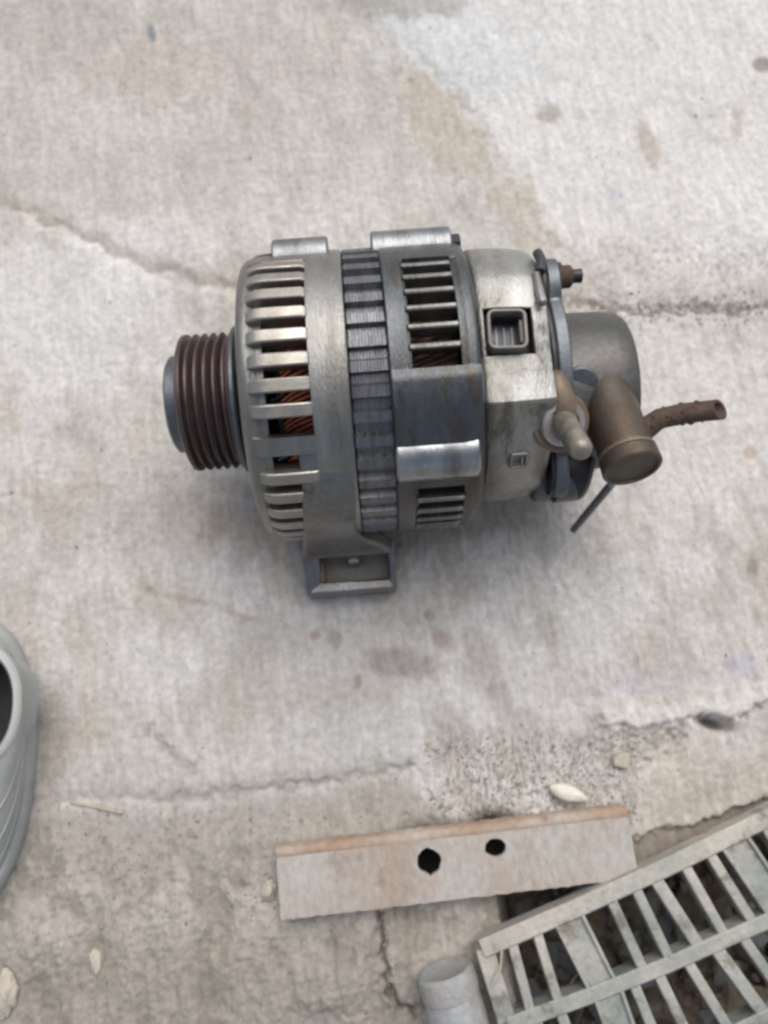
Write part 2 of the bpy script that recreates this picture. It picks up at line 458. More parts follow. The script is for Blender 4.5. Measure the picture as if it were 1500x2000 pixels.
# right ledge: lip, ragged underside, smooth cove
L6 = [(1150, 1395), (1190, 1422), (1240, 1428), (1290, 1420), (1340, 1410), (1385, 1400), (1430, 1412), (1470, 1385), (1520, 1365), (1900, 1300)]
dL6, sL6 = pline(PXj, PYj, L6)
lipx = sstep(1120, 1200, PX)
Z += lipx * np.where(sL6 <= 0, 1, 0) * np.exp(-(dL6 / 55)**2) * (1 - np.exp(-(dL6 / 10)**2)) * .0036
below6 = lipx * np.where(sL6 > 0, 1, 0) * (PY > 1200)
Z -= below6 * sstep(0, 34, dL6) * .0012
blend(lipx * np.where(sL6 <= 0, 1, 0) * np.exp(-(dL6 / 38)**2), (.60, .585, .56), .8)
blend(np.exp(-(dL6 / 5)**2) * lipx * sstep(.4, .6, fbm(X * 300, Y * 300, 119, 3)), (.18, .16, .13), .7)
rag = below6 * (1 - sstep(50, 90, dL6)) * (PX < 1345)
Z += rag * (fbm(X * 330, Y * 330, 121, 3, .6) - .5) * .004
blend(rag * sstep(.5, .62, fbm(X * 300, Y * 240, 123, 3)), (.26, .24, .21), .6)
hole = np.exp(-(((PX - 1398) * .94 + (PY - 1416) * .34) / 34)**2 - ((-(PX - 1398) * .34 + (PY - 1416) * .94) / 11)**2)
Z -= hole * .011
blend(sstep(.35, .8, hole), (.09, .075, .06), .8)
ridge = np.exp(-(((PX - 1432) * .96 + (PY - 1430) * .1) / 7)**2 - ((PY - 1425) / 30)**2)
Z += ridge * .003
cove = sstep(1225, 1275, PX + (low - .5) * 30) * sstep(1440, 1500, PYj) * (1 - sstep(1620, 1660, PY))
blend(cove, (.455, .425, .385), .9)
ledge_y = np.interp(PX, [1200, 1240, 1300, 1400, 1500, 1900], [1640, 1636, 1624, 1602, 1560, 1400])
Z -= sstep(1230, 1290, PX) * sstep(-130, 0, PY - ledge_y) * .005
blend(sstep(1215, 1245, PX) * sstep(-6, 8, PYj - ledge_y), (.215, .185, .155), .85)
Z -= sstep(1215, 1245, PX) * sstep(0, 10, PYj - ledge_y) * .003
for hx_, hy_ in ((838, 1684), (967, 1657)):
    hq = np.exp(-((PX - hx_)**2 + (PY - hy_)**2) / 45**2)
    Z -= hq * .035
    blend(sstep(.2, .5, hq), (.03, .026, .022), 1.0)  # ground below the strip holes coloured near black to deepen their shade
# drain pit
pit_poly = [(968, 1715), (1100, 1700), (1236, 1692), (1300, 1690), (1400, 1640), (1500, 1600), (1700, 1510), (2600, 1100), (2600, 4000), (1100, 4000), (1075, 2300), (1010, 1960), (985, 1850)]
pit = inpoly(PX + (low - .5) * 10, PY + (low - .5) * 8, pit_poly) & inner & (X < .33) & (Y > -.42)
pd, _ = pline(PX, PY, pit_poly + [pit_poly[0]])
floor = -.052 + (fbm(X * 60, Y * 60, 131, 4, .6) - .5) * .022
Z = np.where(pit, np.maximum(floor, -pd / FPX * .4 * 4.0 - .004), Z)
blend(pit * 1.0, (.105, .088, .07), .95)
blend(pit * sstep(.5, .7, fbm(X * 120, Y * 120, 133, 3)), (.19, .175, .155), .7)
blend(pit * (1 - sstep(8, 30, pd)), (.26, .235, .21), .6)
# far field settles to a plain flat surface
far = sstep(.35, .9, np.hypot(X, Y))
Z = Z * (1 - far) + far * ((fbm(X * 3, Y * 3, 141, 3) - .5) * .01)
T = np.clip(T, .02, .8)
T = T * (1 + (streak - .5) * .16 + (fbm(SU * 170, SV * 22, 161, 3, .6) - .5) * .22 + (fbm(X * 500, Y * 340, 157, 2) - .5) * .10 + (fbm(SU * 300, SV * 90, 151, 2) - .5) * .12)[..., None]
ny, nx = X.shape
vs = np.stack([X, Y, Z], -1).reshape(-1, 3)
idx = np.arange(nx * ny).reshape(ny, nx)
qd = np.stack([idx[:-1, :-1], idx[:-1, 1:], idx[1:, 1:], idx[1:, :-1]], -1).reshape(-1, 4)
me = bpy.data.meshes.new('ground')
me.vertices.add(len(vs)); me.vertices.foreach_set('co', vs.ravel())
me.loops.add(qd.size); me.loops.foreach_set('vertex_index', qd.ravel().astype(np.int32))
me.polygons.add(len(qd)); me.polygons.foreach_set('loop_start', np.arange(0, qd.size, 4, dtype=np.int32))
me.polygons.foreach_set('loop_total', np.full(len(qd), 4, dtype=np.int32))
me.update(calc_edges=True)
me.polygons.foreach_set('use_smooth', [True] * len(qd))
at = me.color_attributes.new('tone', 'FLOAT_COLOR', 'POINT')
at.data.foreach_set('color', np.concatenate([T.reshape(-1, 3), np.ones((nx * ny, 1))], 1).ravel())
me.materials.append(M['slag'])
ground = bpy.data.objects.new('ground', me)
col.objects.link(ground)
tag(ground, 'worn pale concrete slab with cracks, a crumbled edge and a drain pit', kind='structure')
# height lookup for resting things
def gz(x, y):
    i = int(np.clip(np.searchsorted(gx, x), 1, nx - 1)); j = int(np.clip(np.searchsorted(gy, y), 1, ny - 1))
    return float(Z[j - 1:j + 1, i - 1:i + 1].max())

# ------------------------------------------------------------------ alternator
ZA, RZ = .068, radians(4.5)
O = G(750, 765, ZA)
alt = empty('alternator', (O[0], O[1], -.0012), RZ)
tag(alt, 'used silver car alternator with ribbed pulley and vacuum pump lying on concrete', 'alternator')
ci, si = cos(RZ), sin(RZ)
def W2L(p):
    x, y = p[0] - O[0], p[1] - O[1]
    return Vector((ci * x + si * y, -si * x + ci * y, p[2]))
def U(px, py, z):
    return W2L(G(px, py, z))
def pol(x, r, a, cy=0.0, cz=0.0):
    return Vector((x, cy - r * sin(radians(a)), ZA + cz + r * cos(radians(a))))

def shell(name, prof, m, parent, rf=None, hole=None, step=1.5, thick=.0025, extra=(), smooth=32):
    angs = sorted(set([round(-180 + step * k, 3) for k in range(int(360 / step))] + list(extra)))
    n = len(angs)
    mb = MB()
    vs, fs = [], []
    for (x, r) in prof:
        for a in angs:
            vs.append(pol(x, rf(x, r, a) if rf else r, a))
    for i in range(len(prof) - 1):
        for k in range(n):
            k2 = (k + 1) % n
            am = (angs[k] + (angs[k2] if k2 else angs[k2] + 360)) / 2
            xm = (prof[i][0] + prof[i + 1][0]) / 2
            if hole and hole(xm, (prof[i][1] + prof[i + 1][1]) / 2, am):
                continue
            fs.append((i * n + k, i * n + k2, (i + 1) * n + k2, (i + 1) * n + k))
    mb.add(vs, fs)
    o = mb.build(name, m, parent, smooth=smooth, recalc=True)
    # make sure the normals point outwards, then give the casting its wall
    me = o.data
    tot = 0
    for p in me.polygons:
        c = p.center
        tot += p.normal.dot(Vector((0, c.y, c.z - ZA)))
    if tot < 0:
        me.flip_normals()
    md = o.modifiers.new('wall', 'SOLIDIFY')
    md.thickness = thick; md.offset = -1
    return o

# -- pulley
prof = [(-.0900, .012), (-.0900, .0290), (-.0890, .0310), (-.0878, .0312)]
x = -.0872
for k in range(5):
    prof += [(x, .0312), (x + .0014, .0285), (x + .0024, .0285), (x + .0037, .0310)]
    x += .0040
prof += [(-.0666, .0312)]
pulley = MB().lathe([(p[0] + .0900, p[1]) for p in prof], pol(-.0900, 0, 0, .0015), (1, 0, 0), 96).build('pulley', M['pulley'], alt, 28)
pulley['label'] = 'brownish six groove belt pulley'
MB().lathe([(0, .027), (0, .0325), (.0008, .0335), (.0022, .0335), (.0030, .0325), (.0030, .02)], pol(-.0664, 0, 0, .0015), (1, 0, 0), 96).build('pulley_flange', M['dark_steel'], alt, 28)
MB().lathe([(0, .0135), (0, .0205), (.0012, .0222), (.0070, .0224), (.0070, .0285), (.0078, .0300), (.0086, .0300), (.0086, .010)], pol(-.0968, 0, 0, .0015), (1, 0, 0), 72).build('pulley_hub', M['dark_steel'], alt, 28)
MB().lathe([(0, .0055), (.0005, .006), (.0060, .006)], pol(-.0985, 0, 0, .0015), (1, 0, 0), 24).build('shaft_end', M['steel_light'], alt, 28)
MB().lathe([(0, .0095), (.007, .0095)], pol(-.0965, 0, 0, .0015), (1, 0, 0), 6).build('shaft_nut', M['dark_steel'], alt, 28, bevel=.0006)
MB().lathe([(0, .014), (.012, .014)], pol(-.0640, 0, 0), (1, 0, 0), 32).build('shaft_collar', M['black'], alt, 28)

# -- front housing with fins
GRP_F = [(-42, 33.4), (40.6, 112), (122, 228), (238, 309)]
def ingrp(a, g):
    for lo, hi in g:
        for k in (-360, 0, 360):
            if lo < a + k < hi:
                return True
    return False
def rf_front(x, r, a):
    if ingrp(a, GRP_F) and -.0532 < x < -.0298:
        return min(r, .0606 if x > -.049 else .0606)
    return r
prof = [(-.0575, .014), (-.0575, .030), (-.0570, .032), (-.0570, .047), (-.0578, .0490), (-.0582, .0550), (-.0580, .0585), (-.0570, .0610), (-.0552, .0624), (-.0535, .0628),
        (-.0500, .0638), (-.0482, .0640), (-.0475, .0640), (-.0430, .0640), (-.0380, .0640), (-.0340, .0640), (-.0300, .0640), (-.0296, .0640), (-.0250, .0641), (-.0200, .0642), (-.0158, .0642), (-.0148, .0636), (-.0148, .0590)]
fh = shell('front_housing', prof, M['alu'], alt, rf_front, lambda x, r, a: ingrp(a, GRP_F) and -.0477 < x < -.0299, 1.5, .0030,
           extra=[v + e for g in GRP_F for v0 in g for v in ((v0 + 180) % 360 - 180,) for e in (-.3, .3)])
FIN_F = [(-.0545, .0560), (-.0543, .0600), (-.0535, .0625), (-.0518, .0640), (-.0490, .0650), (-.0455, .0652), (-.0312, .0650), (-.0290, .0641), (-.0285, .0560), (-.0460, .0550), (-.0500, .0520)]
fin_mesh = {}
def fin(outline, a, w0, parent, m, key):
    """one cooling fin: outline in (x, r), half-width w0 at the top, slimmer inside"""
    if key not in fin_mesh:
        mb = MB()
        rmax = max(r for _, r in outline)
        hw = lambda r: w0 * (1.0 - .25 * (rmax - r) / .010)
        mb.prism(outline, lambda x, r: (x, -hw(r), r), lambda x, r: (x, hw(r), r))
        o = mb.build('cooling_fin', m, parent, 30, bevel=.0007, bseg=2)
        fin_mesh[key] = o
    else:
        o = fin_mesh[key].copy()
        col.objects.link(o)
        o.parent = parent
    o.location = (0, 0, ZA)
    o.rotation_euler = (radians(a), 0, 0)
    return o
for k in range(8):
    fin(FIN_F, 24.35 - 8.7 * k, .0028, fh, M['fin'], 'f')
for lo, hi in GRP_F[1:]:
    n = max(1, int(round((hi - lo) / 8.9)) - 1)
    for k in range(n):
        fin(FIN_F, lo + (hi - lo) * (k + 1) / (n + 1), .0028, fh, M['fin'], 'f')
# bosses (bolt lugs) on the front housing
def boss(a, x0, x1, rc, rad, m, name='bolt_lug', parent=alt):
    prof = [(0, rad * .6), (0, rad * .93), (.0008, rad), (x1 - x0 - .0008, rad), (x1 - x0, rad * .93), (x1 - x0, rad * .6)]
    return MB().lathe(prof, pol(x0, rc, a), (1, 0, 0), 40).build(name, m, parent, 30)

# -- inside: fan, windings
MB().lathe([(0, .02), (0, .052), (.0015, .052), (.0015, .02)], pol(-.0440, 0, 0), (1, 0, 0), 64).build('fan', M['black'], alt, 30)
mb = MB()
for k in range(14):
    a = 360 / 14 * k
    mb.box(-.0500, -.0440, -.0005, .0005, .034, .0515, Matrix.Translation((0, 0, ZA)) @ Matrix.Rotation(radians(a), 4, 'X') @ Matrix.Rotation(.4, 4, 'Z'))
tag(mb.build('fan_blades', M['dark_steel'], alt, 30), kind='stuff')
def winding(xa, xb, name, wm='copper'):
    core = MB().lathe([(0, .040), (0, .0500), (xb - xa, .0515), (xb - xa, .040)], pol(xa, 0, 0), (1, 0, 0), 96).build(name, M['varnish'], alt, 30)
    mb = MB()
    r_ = random.Random(3)
    sgn = 1
    n = 150
    for k in range(n):
        a = 360 * k / n + r_.uniform(-.5, .5)
        sk = 7 + r_.uniform(-1, 1)
        rr = .0528 + r_.uniform(-.0006, .0008)
        pts = [pol(xb, rr - .0005, a), pol(xa + .35 * (xb - xa), rr, a + sk * .5), pol(xa + .05 * (xb - xa), rr - .0004, a + sk * .9), pol(xa, rr - .004, a + sk)]
        mb.tube(pts, .00062, 5)
    w_ = mb.build('copper_wires', M[wm], core, 60, recalc=False)
    w_['kind'] = 'stuff'
    return core
winding(-.0425, -.0290, 'copper_winding')
winding(.0080, .0290, 'copper_winding', 'copper_dull')['label'] = 'dusty brown rear winding'

# -- stator: laminated core with weld notches
st_prof = []
angs = []
P8 = 8.72
mb = MB()
pts = []
for k in range(41):
    a0 = 360 / 41 * k
    for da, r in ((0, .0618), (.6, .0640), (4.4, .0640), (5.0, .0611), (8.2, .0611)):
        pts.append((a0 + da, r))
rings = []
xs = [-.0150, -.0148, -.0133, -.0131]
n = len(pts)
lam = 13
xx = np.linspace(-.0146, .0012, lam * 2)
vs, fs = [], []
for i, xv in enumerate(xx):
    dr = -.00018 if i % 2 else 0
    dr += (-.0010 if i in (0, len(xx) - 1) else 0)
    for a, r in pts:
        vs.append(pol(xv, r + dr, a))
for i in range(len(xx) - 1):
    for k in range(n):
        k2 = (k + 1) % n
        fs.append((i * n + k, i * n + k2, (i + 1) * n + k2, (i + 1) * n + k))
mb.add(vs, fs)
stator = mb.build('stator_core', M['steel'], alt, 25)
MB().lathe([(0, .0605), (.0158, .0605)], pol(-.0147, 0, 0), (1, 0, 0), 64, close=False).build('stator_liner', M['black'], stator, 30)

# -- rear housing
GRP_R = [(-34.2, 13.2), (58.5, 112), (122, 228), (238, 309)]
def rf_rear(x, r, a):
    if .0088 < x < .0298 and ingrp(a, GRP_R):
        return min(r, .0632)
    if -.001 < x < .0364 and 13.4 < a < 56:
        e = min(1, (a - 13.4) / 3, (56 - a) / 8)
        return r + .0016 * e * e * (3 - 2 * e)
    return r
prof = [(.0008, .0590), (.0008, .0634), (.0016, .0645), (.0060, .0646), (.0087, .0646), (.0090, .0646), (.0100, .0646), (.0140, .0646), (.0190, .0646), (.0240, .0646), (.0280, .0646), (.0290, .0645), (.0295, .0645), (.0320, .0643), (.0345, .0638), (.0362, .0628), (.0372, .0610), (.0375, .0580), (.0375, .045)]
rh = shell('rear_housing', prof, M['alu_rear'], alt, rf_rear, lambda x, r, a: ingrp(a, GRP_R) and .0095 < x < .0288, 1.5, .0030,
           extra=[v + e for g in GRP_R for v0 in g for v in ((v0 + 180) % 360 - 180,) for e in (-.3, .3)])
FIN_R = [(.0088, .0560), (.0088, .0640), (.0096, .0645), (.0286, .0645), (.0294, .0640), (.0294, .0540)]
for k in range(6):
    fin(FIN_R, 5.9 - 7.3 * k, .0013, rh, M['alu_cover'], 'r')
for lo, hi in GRP_R[1:]:
    n = max(1, int(round((hi - lo) / 7.5)) - 1)
    for k in range(n):
        fin(FIN_R, lo + (hi - lo) * (k + 1) / (n + 1), .0016, rh, M['fin'], 'r')
bl = boss(46.5, .0012, .0343, .0580, .0110, M['alu_clean'])  # lighter metal on this lug stands in for its bright highlight
bl['label'] = 'bright long bolt lug'
boss(-58, -.0440, -.0200, .0600, .0100, M['alu_worn'])
boss(-58, -.0015, .0330, .0600, .0105, M['alu_worn'])
MB().lathe([(0, .0048), (.0036, .0048), (.0042, .004)], pol(.0332, .0625, -58), (1, 0, 0), 6).build('bolt', M['black'], alt, 30)
boss(150, -.0480, .0330, .0590, .0105, M['alu'])
boss(-150, -.0480, .0330, .0590, .0105, M['alu'])

# -- rear cover: stepped casting with flat top and connector window
POLY = [(-180, .054), (-120, .054), (-80, .056), (-56, .0605), (-40, .0605), (-26, .0595), (-14, .0570), (-10, .0562), (0, .0545), (8, .0540), (12, .0545), (18, .0558), (24, .0582), (27.5, .0600), (28.6, .0598), (34, .0560), (40, .0545), (48, .0540), (70, .0540), (100, .0545), (140, .054), (180, .054)]
pa = np.array([p[0] for p in POLY], float); pr = np.array([p[1] for p in POLY])
def rf_cov(x, r, a):
    base = float(np.interp(a, pa, pr))
    return base - r          # r holds the inset from the polygon here
cov_prof = [(.0366, .0015), (.0390, .0005), (.0398, 0), (.0450, 0), (.0500, .0002), (.0550, .0006), (.0600, .0012), (.0606, .0014), (.0640, .0022), (.0662, .0032), (.0672, .0055), (.0674, .0120), (.0674, .0350)]
def hole_cov(x, r, a):
    if -11.5 < a < 9.0 and .0398 < x < .0601: return True
    if 54 < a < 60.5 and .0500 < x < .0550: return True
    return False
cover = shell('rear_cover', cov_prof, M['alu_cover'], alt, rf_cov, hole_cov, 1.5, .0028, extra=(-11.6, -11.4, 8.9, 9.1, 27.5, 28.6))
# socket
def RR(w, h, r, n=5):
    out = []
    for cx, cy, a0 in ((w / 2 - r, h / 2 - r, 0), (-w / 2 + r, h / 2 - r, 90), (-w / 2 + r, -h / 2 + r, 180), (w / 2 - r, -h / 2 + r, 270)):
        for k in range(n + 1):
            an = radians(a0 + 90 * k / n)
            out.append((cx + r * cos(an), cy + r * sin(an)))
    return out
sock_m = Matrix.Translation(pol(.0488, .0435, -1.2)) @ Matrix.Rotation(radians(-1.2), 4, 'X') @ Matrix.Rotation(radians(-3), 4, 'Z')
def ringbox(w, h, r, wall, z0, z1, mtx):
    mb = MB()
    o_, i_ = RR(w, h, r), RR(w - 2 * wall, h - 2 * wall, max(r - wall, .0004))
    n = len(o_)
    vs = [mtx @ Vector((x, y, z)) for z in (z0, z1) for (x, y) in o_] + [mtx @ Vector((x, y, z)) for z in (z0 + .002, z1) for (x, y) in i_]
    fs = []
    for k in range(n):
        k2 = (k + 1) % n
        fs += [(k, k2, n + k2, n + k), (n + k, n + k2, 3 * n + k2, 3 * n + k), (3 * n + k, 3 * n + k2, 2 * n + k2, 2 * n + k)]
    fs += [tuple(range(n - 1, -1, -1)), tuple(range(2 * n, 3 * n))]
    return mb.add(vs, fs)
sock = ringbox(.0158, .0172, .0032, .0014, 0, .0138, sock_m).build('connector_socket', M['plastic'], alt, 30, bevel=.0004)
ringbox(.0126, .0140, .0022, .0004, .0022, .0096, sock_m).build('socket_liner', M['plastic_dark'], sock, 30)
for k in range(3):
    MB().box(-.0032 + k * .0032 - .0004, -.0032 + k * .0032 + .0004, -.0045, .0045, .003, .0050, sock_m).build('pin', M['dark_steel'], sock, 0)
MB().box(.0052, .0078, -.0050, .0050, 0, .0110, sock_m).build('socket_latch', M['plastic'], sock, 30, bevel=.0004)
MB().box(.0372, .0625, -.013, .013, ZA + .036, ZA + .0435).build('socket_bed', M['black'], alt, 30)
# square hole frame low on the cover, plus a screw
hm = Matrix.Translation(pol(.0527, .0535, 57)) @ Matrix.Rotation(radians(57), 4, 'X')
ringbox(.0078, .0082, .0012, .0013, -.003, .0012, hm).build('square_port', M['alu'], alt, 30, bevel=.0003)
MB().box(.0008, .0016, -.0028, .0028, -.002, .0014, hm).build('port_rib', M['alu_clean'], alt, 0)
# little lip where the top step meets the cover side
MB().box(-.0018, .0018, -.009, .009, 0, .0035, Matrix.Translation(pol(.0640, .0555, -19)) @ Matrix.Rotation(radians(-19), 4, 'X')).build('cover_lip', M['alu'], alt, 30, bevel=.0014)

# -- pump flange with ears
def flange(x0, x1, pts, name, m, bev=.0008):
    return MB().prism(pts, lambda y, z: (x0, y, ZA + z), lambda y, z: (x1, y, ZA + z)).build(name, m, alt, 30, bevel=bev)
def ear_outline(rb, ears, cy=0, cz=0, n=90):
    out = []
    for k in range(n):
        a = -180 + 360 * k / n
        r = rb
        for (ea, er, ew) in ears:
            d_ = abs((a - ea + 180) % 360 - 180)
            r = max(r, rb + (er - rb) * max(0, 1 - (d_ / ew)**2)) if d_ < ew else r
        out.append((cy - r * sin(radians(a)), cz + r * cos(radians(a))))
    return out
flange(.0686, .0702, ear_outline(.0455, [(-40, .0555, 16), (80, .057, 16), (200, .055, 16)]), 'gasket', M['black'], 0)
flange(.0702, .0760, ear_outline(.0470, [(-40, .0570, 16), (80, .058, 16), (200, .056, 16)]), 'pump_flange', M['dark_steel'])
for a_ in (-38, 200):
    bo = MB().lathe([(0, .0062), (.0012, .0062), (.0012, .0048), (.0052, .0048), (.0060, .0040)], pol(.0760, .0500, a_), (1, 0, 0), 6 if False else 18).build('bolt', M['rust'], alt, 30)
MB().lathe([(0, .0030), (.0045, .0030)], pol(.0818, .0500, -38), (1, 0, 0), 12).build('bolt_end', M['black'], alt, 30)
MB().tube([pol(.0665, .0570, -30), pol(.0680, .0590, -36), pol(.0675, .0600, -41)], .0022, 8).build('cable_clip', M['plastic_dark'], alt, 60)

# -- vacuum pump body
MB().lathe([(0, .036), (.0008, .0368), (.0240, .0362), (.0300, .0356), (.0324, .0340), (.0333, .0310), (.0334, .012)], pol(.0758, 0, 0, -.006, -.003), (1, 0, 0), 96).build('vacuum_pump', M['pump'], alt, 30)
# boss plateau that carries the outlet
E_ = U(1238, 916, .1020); S_ = U(1160, 705, .0850)
ax = (E_ - S_).normalized(); L = (E_ - S_).length
outlet = MB().lathe([(-.006, .0100), (0, .0116), (L - .0065, .0113), (L - .0060, .0121), (L - .0008, .0123), (L, .0117), (L, .0104), (L - .0008, .0101), (L - .0006, .002)], S_, ax, 56).build('pump_outlet', M['brown'], alt, 30)
pts = [U(1228, 862, .096), U(1262, 836, .0965), U(1290, 816, .097), U(1335, 806, .098), U(1378, 801, .0995), U(1408, 798, .1005)]
oc_ = S_ + ax * (L - .0075)
rim_ = MB()
rim_.lathe([(-.0012, .0112), (-.0008, .0119), (.0008, .0121), (.0014, .0112)], oc_, ax, 48, close=False)
rim_.build('brazed_rim', M['tan'], outlet, 40)
rp = random.Random(5)
dense, drad = [], []
for i in range(5):
    for k in range(6 if i < 4 else 7):
        t_ = k / 6
        dense.append(pts[i].lerp(pts[i + 1], t_)); drad.append((.0056, .0048, .0044, .0044, .0043, .0044)[i] * (1 - t_) + (.0056, .0048, .0044, .0044, .0043, .0044)[i + 1] * t_ + rp.uniform(-.0003, .0003))
crust = MB()
for q_ in range(60):
    i_ = rp.randrange(2, 26); an_ = rp.uniform(0, 2 * pi)
    c_ = dense[i_] + Vector((0, cos(an_), sin(an_))) * drad[i_] * .96; r0 = rp.uniform(.0005, .0012)
    vs_ = [c_ + Vector((x * rp.uniform(.8, 1.8), y, z)) * r0 for x, y, z in ((1, 0, 0), (0, 1, 0), (-1, 0, 0), (0, -1, 0), (0, 0, 1), (0, 0, -1))]
    crust.add(vs_, [(0, 1, 4), (1, 2, 4), (2, 3, 4), (3, 0, 4), (1, 0, 5), (2, 1, 5), (3, 2, 5), (0, 3, 5)])
tag(crust.build('rust_crust', M['rust'], outlet, 0), kind='stuff')
MB().tube([pts[0].lerp(pts[1], .25), pts[0].lerp(pts[1], .5), pts[0].lerp(pts[1], .8)], [.0062, .0068, .0054], 20).build('weld_collar', M['rust'], outlet, 60)
mb = MB()
mb.tube(pts, [.0056, .0048, .0044, .0044, .0043, .0044], 24, cap=False)
pd_ = (pts[5] - pts[4]).normalized()
def oblique(k0, c):                    # the pipe was sawn at a slant: its mouth looks up
    for k in range(24):
        v_ = Vector(mb.v[k0 + k]); mb.v[k0 + k] = tuple(v_ - pd_ * (v_ - c).z * .9)
oblique(5 * 24, pts[5])
n0 = len(mb.v)
ip = [pts[3], pts[4], pts[5]]
mb.tube(ip, .0031, 24, cap=False)
oblique(n0 + 48, ip[2])
# rim ring between the outer and the inner wall
fs = [(5 * 24 + k, 5 * 24 + (k + 1) % 24, n0 + 2 * 24 + (k + 1) % 24, n0 + 2 * 24 + k) for k in range(24)]
mb.f += fs
noz = mb.build('hose_nozzle', M['rust'], outlet, 40)
noz['label'] = 'bent rusty nozzle with open end'
MB().tube([ip[0], ip[0] + (ip[1] - ip[0]) * .3], .0034, 16).build('nozzle_plug', M['black'], outlet, 40)

# -- union fitting and stub
c0 = U(1106, 826, .1120)
un = Vector((.10, -.42, .90)).normalized()
un_o = c0 - un * .010
uf = MB().lathe([(-.030, .0085), (-.004, .0105), (.0000, .0122), (.0040, .0124), (.0050, .0116), (.0050, .0098)], un_o, un, 40).build('union_fitting', M['tan'], alt, 30)
MB().lathe([(.0045, .0094), (.0075, .0094), (.0085, .0088), (.0085, .0066), (.0070, .0062), (.0070, .0052)], un_o, un, 40).build('union_ring', M['steel_light'], uf, 30)
tip = U(1142, 886, .1290)
sv = (tip - c0)
MB().lathe([(-.008, .0048), (sv.length * .5, .0048), (sv.length * .88, .0045), (sv.length * .97, .0034), (sv.length, .0015)], c0 - sv.normalized() * .001, sv, 32).build('pipe_stub', M['stub'], uf, 60)
# bracket behind the union
MB().tube([U(1083, 728, .108), U(1085, 733, .110), U(1088, 745, .111), U(1093, 765, .111), U(1098, 785, .110), U(1104, 815, .104)], [.0012, .0036, .0048, .0054, .0064, .0078], 20).build('union_bracket', M['tan'], alt, 60)
MB().lathe([(0, .0075), (.004, .0075), (.005, .0065), (.005, .003)], U(1132, 745, .0960), (-.1, -.5, .85), 24).build('pump_screw', M['dark_steel'], alt, 30)
# dark lower body under the union
MB().lathe([(0, .0105), (.001, .0118), (.0075, .0120), (.0085, .0108), (.0085, .0090), (.0100, .0090), (.0100, .0130), (.0200, .0128), (.0215, .0105)], Vector((.0640, -.0440, ZA - .005)), (1, 0, 0), 40).build('lower_pump_lug', M['dark_steel'], alt, 30)
MB().lathe([(0, .013), (.010, .013), (.012, .011)], Vector((.0790, -.0415, ZA - .004)), (.8, -.25, 0), 36).build('lower_cap', M['black'], alt, 30)
lv0, lv1 = U(1195, 945, .060), U(1121, 1034, .012)
mb = MB(); mb.tube([lv0, lv0 + (lv1 - lv0) * .55, lv1], [.0020, .0020, .0019], 10)
mb.build('drain_pin', M['dark_steel'], alt, 60)

# -- mounting ear (arm + open foot)
mb = MB()
path = [(-.0400, .0500, .0045), (-.0485, .0400, .0060), (-.0560, .0300, .0070), (-.0605, .0180, .0075), (-.0630, .0050, .0075), (-.0640, -.0080, .0070), (-.0650, -.0200, .0060), (-.0658, -.0270, .0055), (-.0668, -.0320, .0050), (-.0680, -.0350, .0045)]
xr = [-.0155, -.0155, -.0160, -.0168, -.0172, -.0150, -.0090, -.0045, -.0020, -.0010]
xl_ = [-.0372, -.0374, -.0382, -.0394, -.0408, -.0424, -.0436, -.0444, -.0450, -.0452]
vs, fs = [], []
for i, (y, z, t) in enumerate(path):
    y2, z2, _ = path[min(i + 1, len(path) - 1)]; y1, z1, _ = path[max(i - 1, 0)]
    dy, dz = y2 - y1, z2 - z1; l_ = hypot(dy, dz)
    ny_, nz_ = dz / l_, -dy / l_       # outward
    if ny_ > 0: ny_, nz_ = -ny_, -nz_
    xl = xl_[i]
    q_ = (-.0006, .0016, .003)[min(i, 2)]
    vs += [(xl, y + ny_ * q_, ZA + z + nz_ * q_), (xr[i], y + ny_ * q_, ZA + z + nz_ * q_), (xr[i], y - ny_ * t, ZA + z - nz_ * t), (xl, y - ny_ * t, ZA + z - nz_ * t)]
for i in range(len(path) - 1):
    for k in range(4):
        k2 = (k + 1) % 4
        fs.append((i * 4 + k, i * 4 + k2, (i + 1) * 4 + k2, (i + 1) * 4 + k))
fs += [(3, 2, 1, 0), tuple(len(vs) - 4 + k for k in range(4))]
mb.add(vs, fs)
arm = mb.build('mounting_arm', M['alu_dirty'], alt, 50, bevel=.0022, bseg=3)
zf = ZA
# foot frame: built as one casting with an open pocket
def foot():
    mb = MB()
    x0, x1, y0, y1 = -.0458, .0000, -.0862, -.0625
    ix0, ix1, iy0, iy1 = -.0375, -.0034, -.0800, -.0668
    o_ = [(x0, y0), (x1, y0), (x1, y1), (x0, y1)]
    i_ = [(ix0, iy0), (ix1, iy0), (ix1, iy1), (ix0, iy1)]
    top = {0: .0200, 1: .0200, 2: .0330, 3: .0330}
    z0 = .0008
    vs = [(x, y, z0) for x, y in o_] + [(x, y, top[k]) for k, (x, y) in enumerate(o_)] + [(x, y, top[k] - (.0003 if k < 2 else .002)) for k, (x, y) in enumerate(i_)] + [(x, y, z0) for x, y in i_]
    fs = []
    for k in range(4):
        k2 = (k + 1) % 4
        fs += [(k, k2, 4 + k2, 4 + k), (4 + k, 4 + k2, 8 + k2, 8 + k), (8 + k, 8 + k2, 12 + k2, 12 + k), (12 + k, 12 + k2, k2, k)]
    return mb.add(vs, fs)
ft = foot().build('mounting_foot', M['alu_dirty'], alt, 30, bevel=.0016, bseg=3)
MB().box(-.0235, -.0180, -.0725, -.0655, .012, .0275).build('foot_tab', M['alu'], ft, 0, bevel=.0008)
MB().box(-.0382, -.0358, -.0800, -.0666, .0010, .0218).build('foot_web', M['tan'], ft, 0, bevel=.0006)
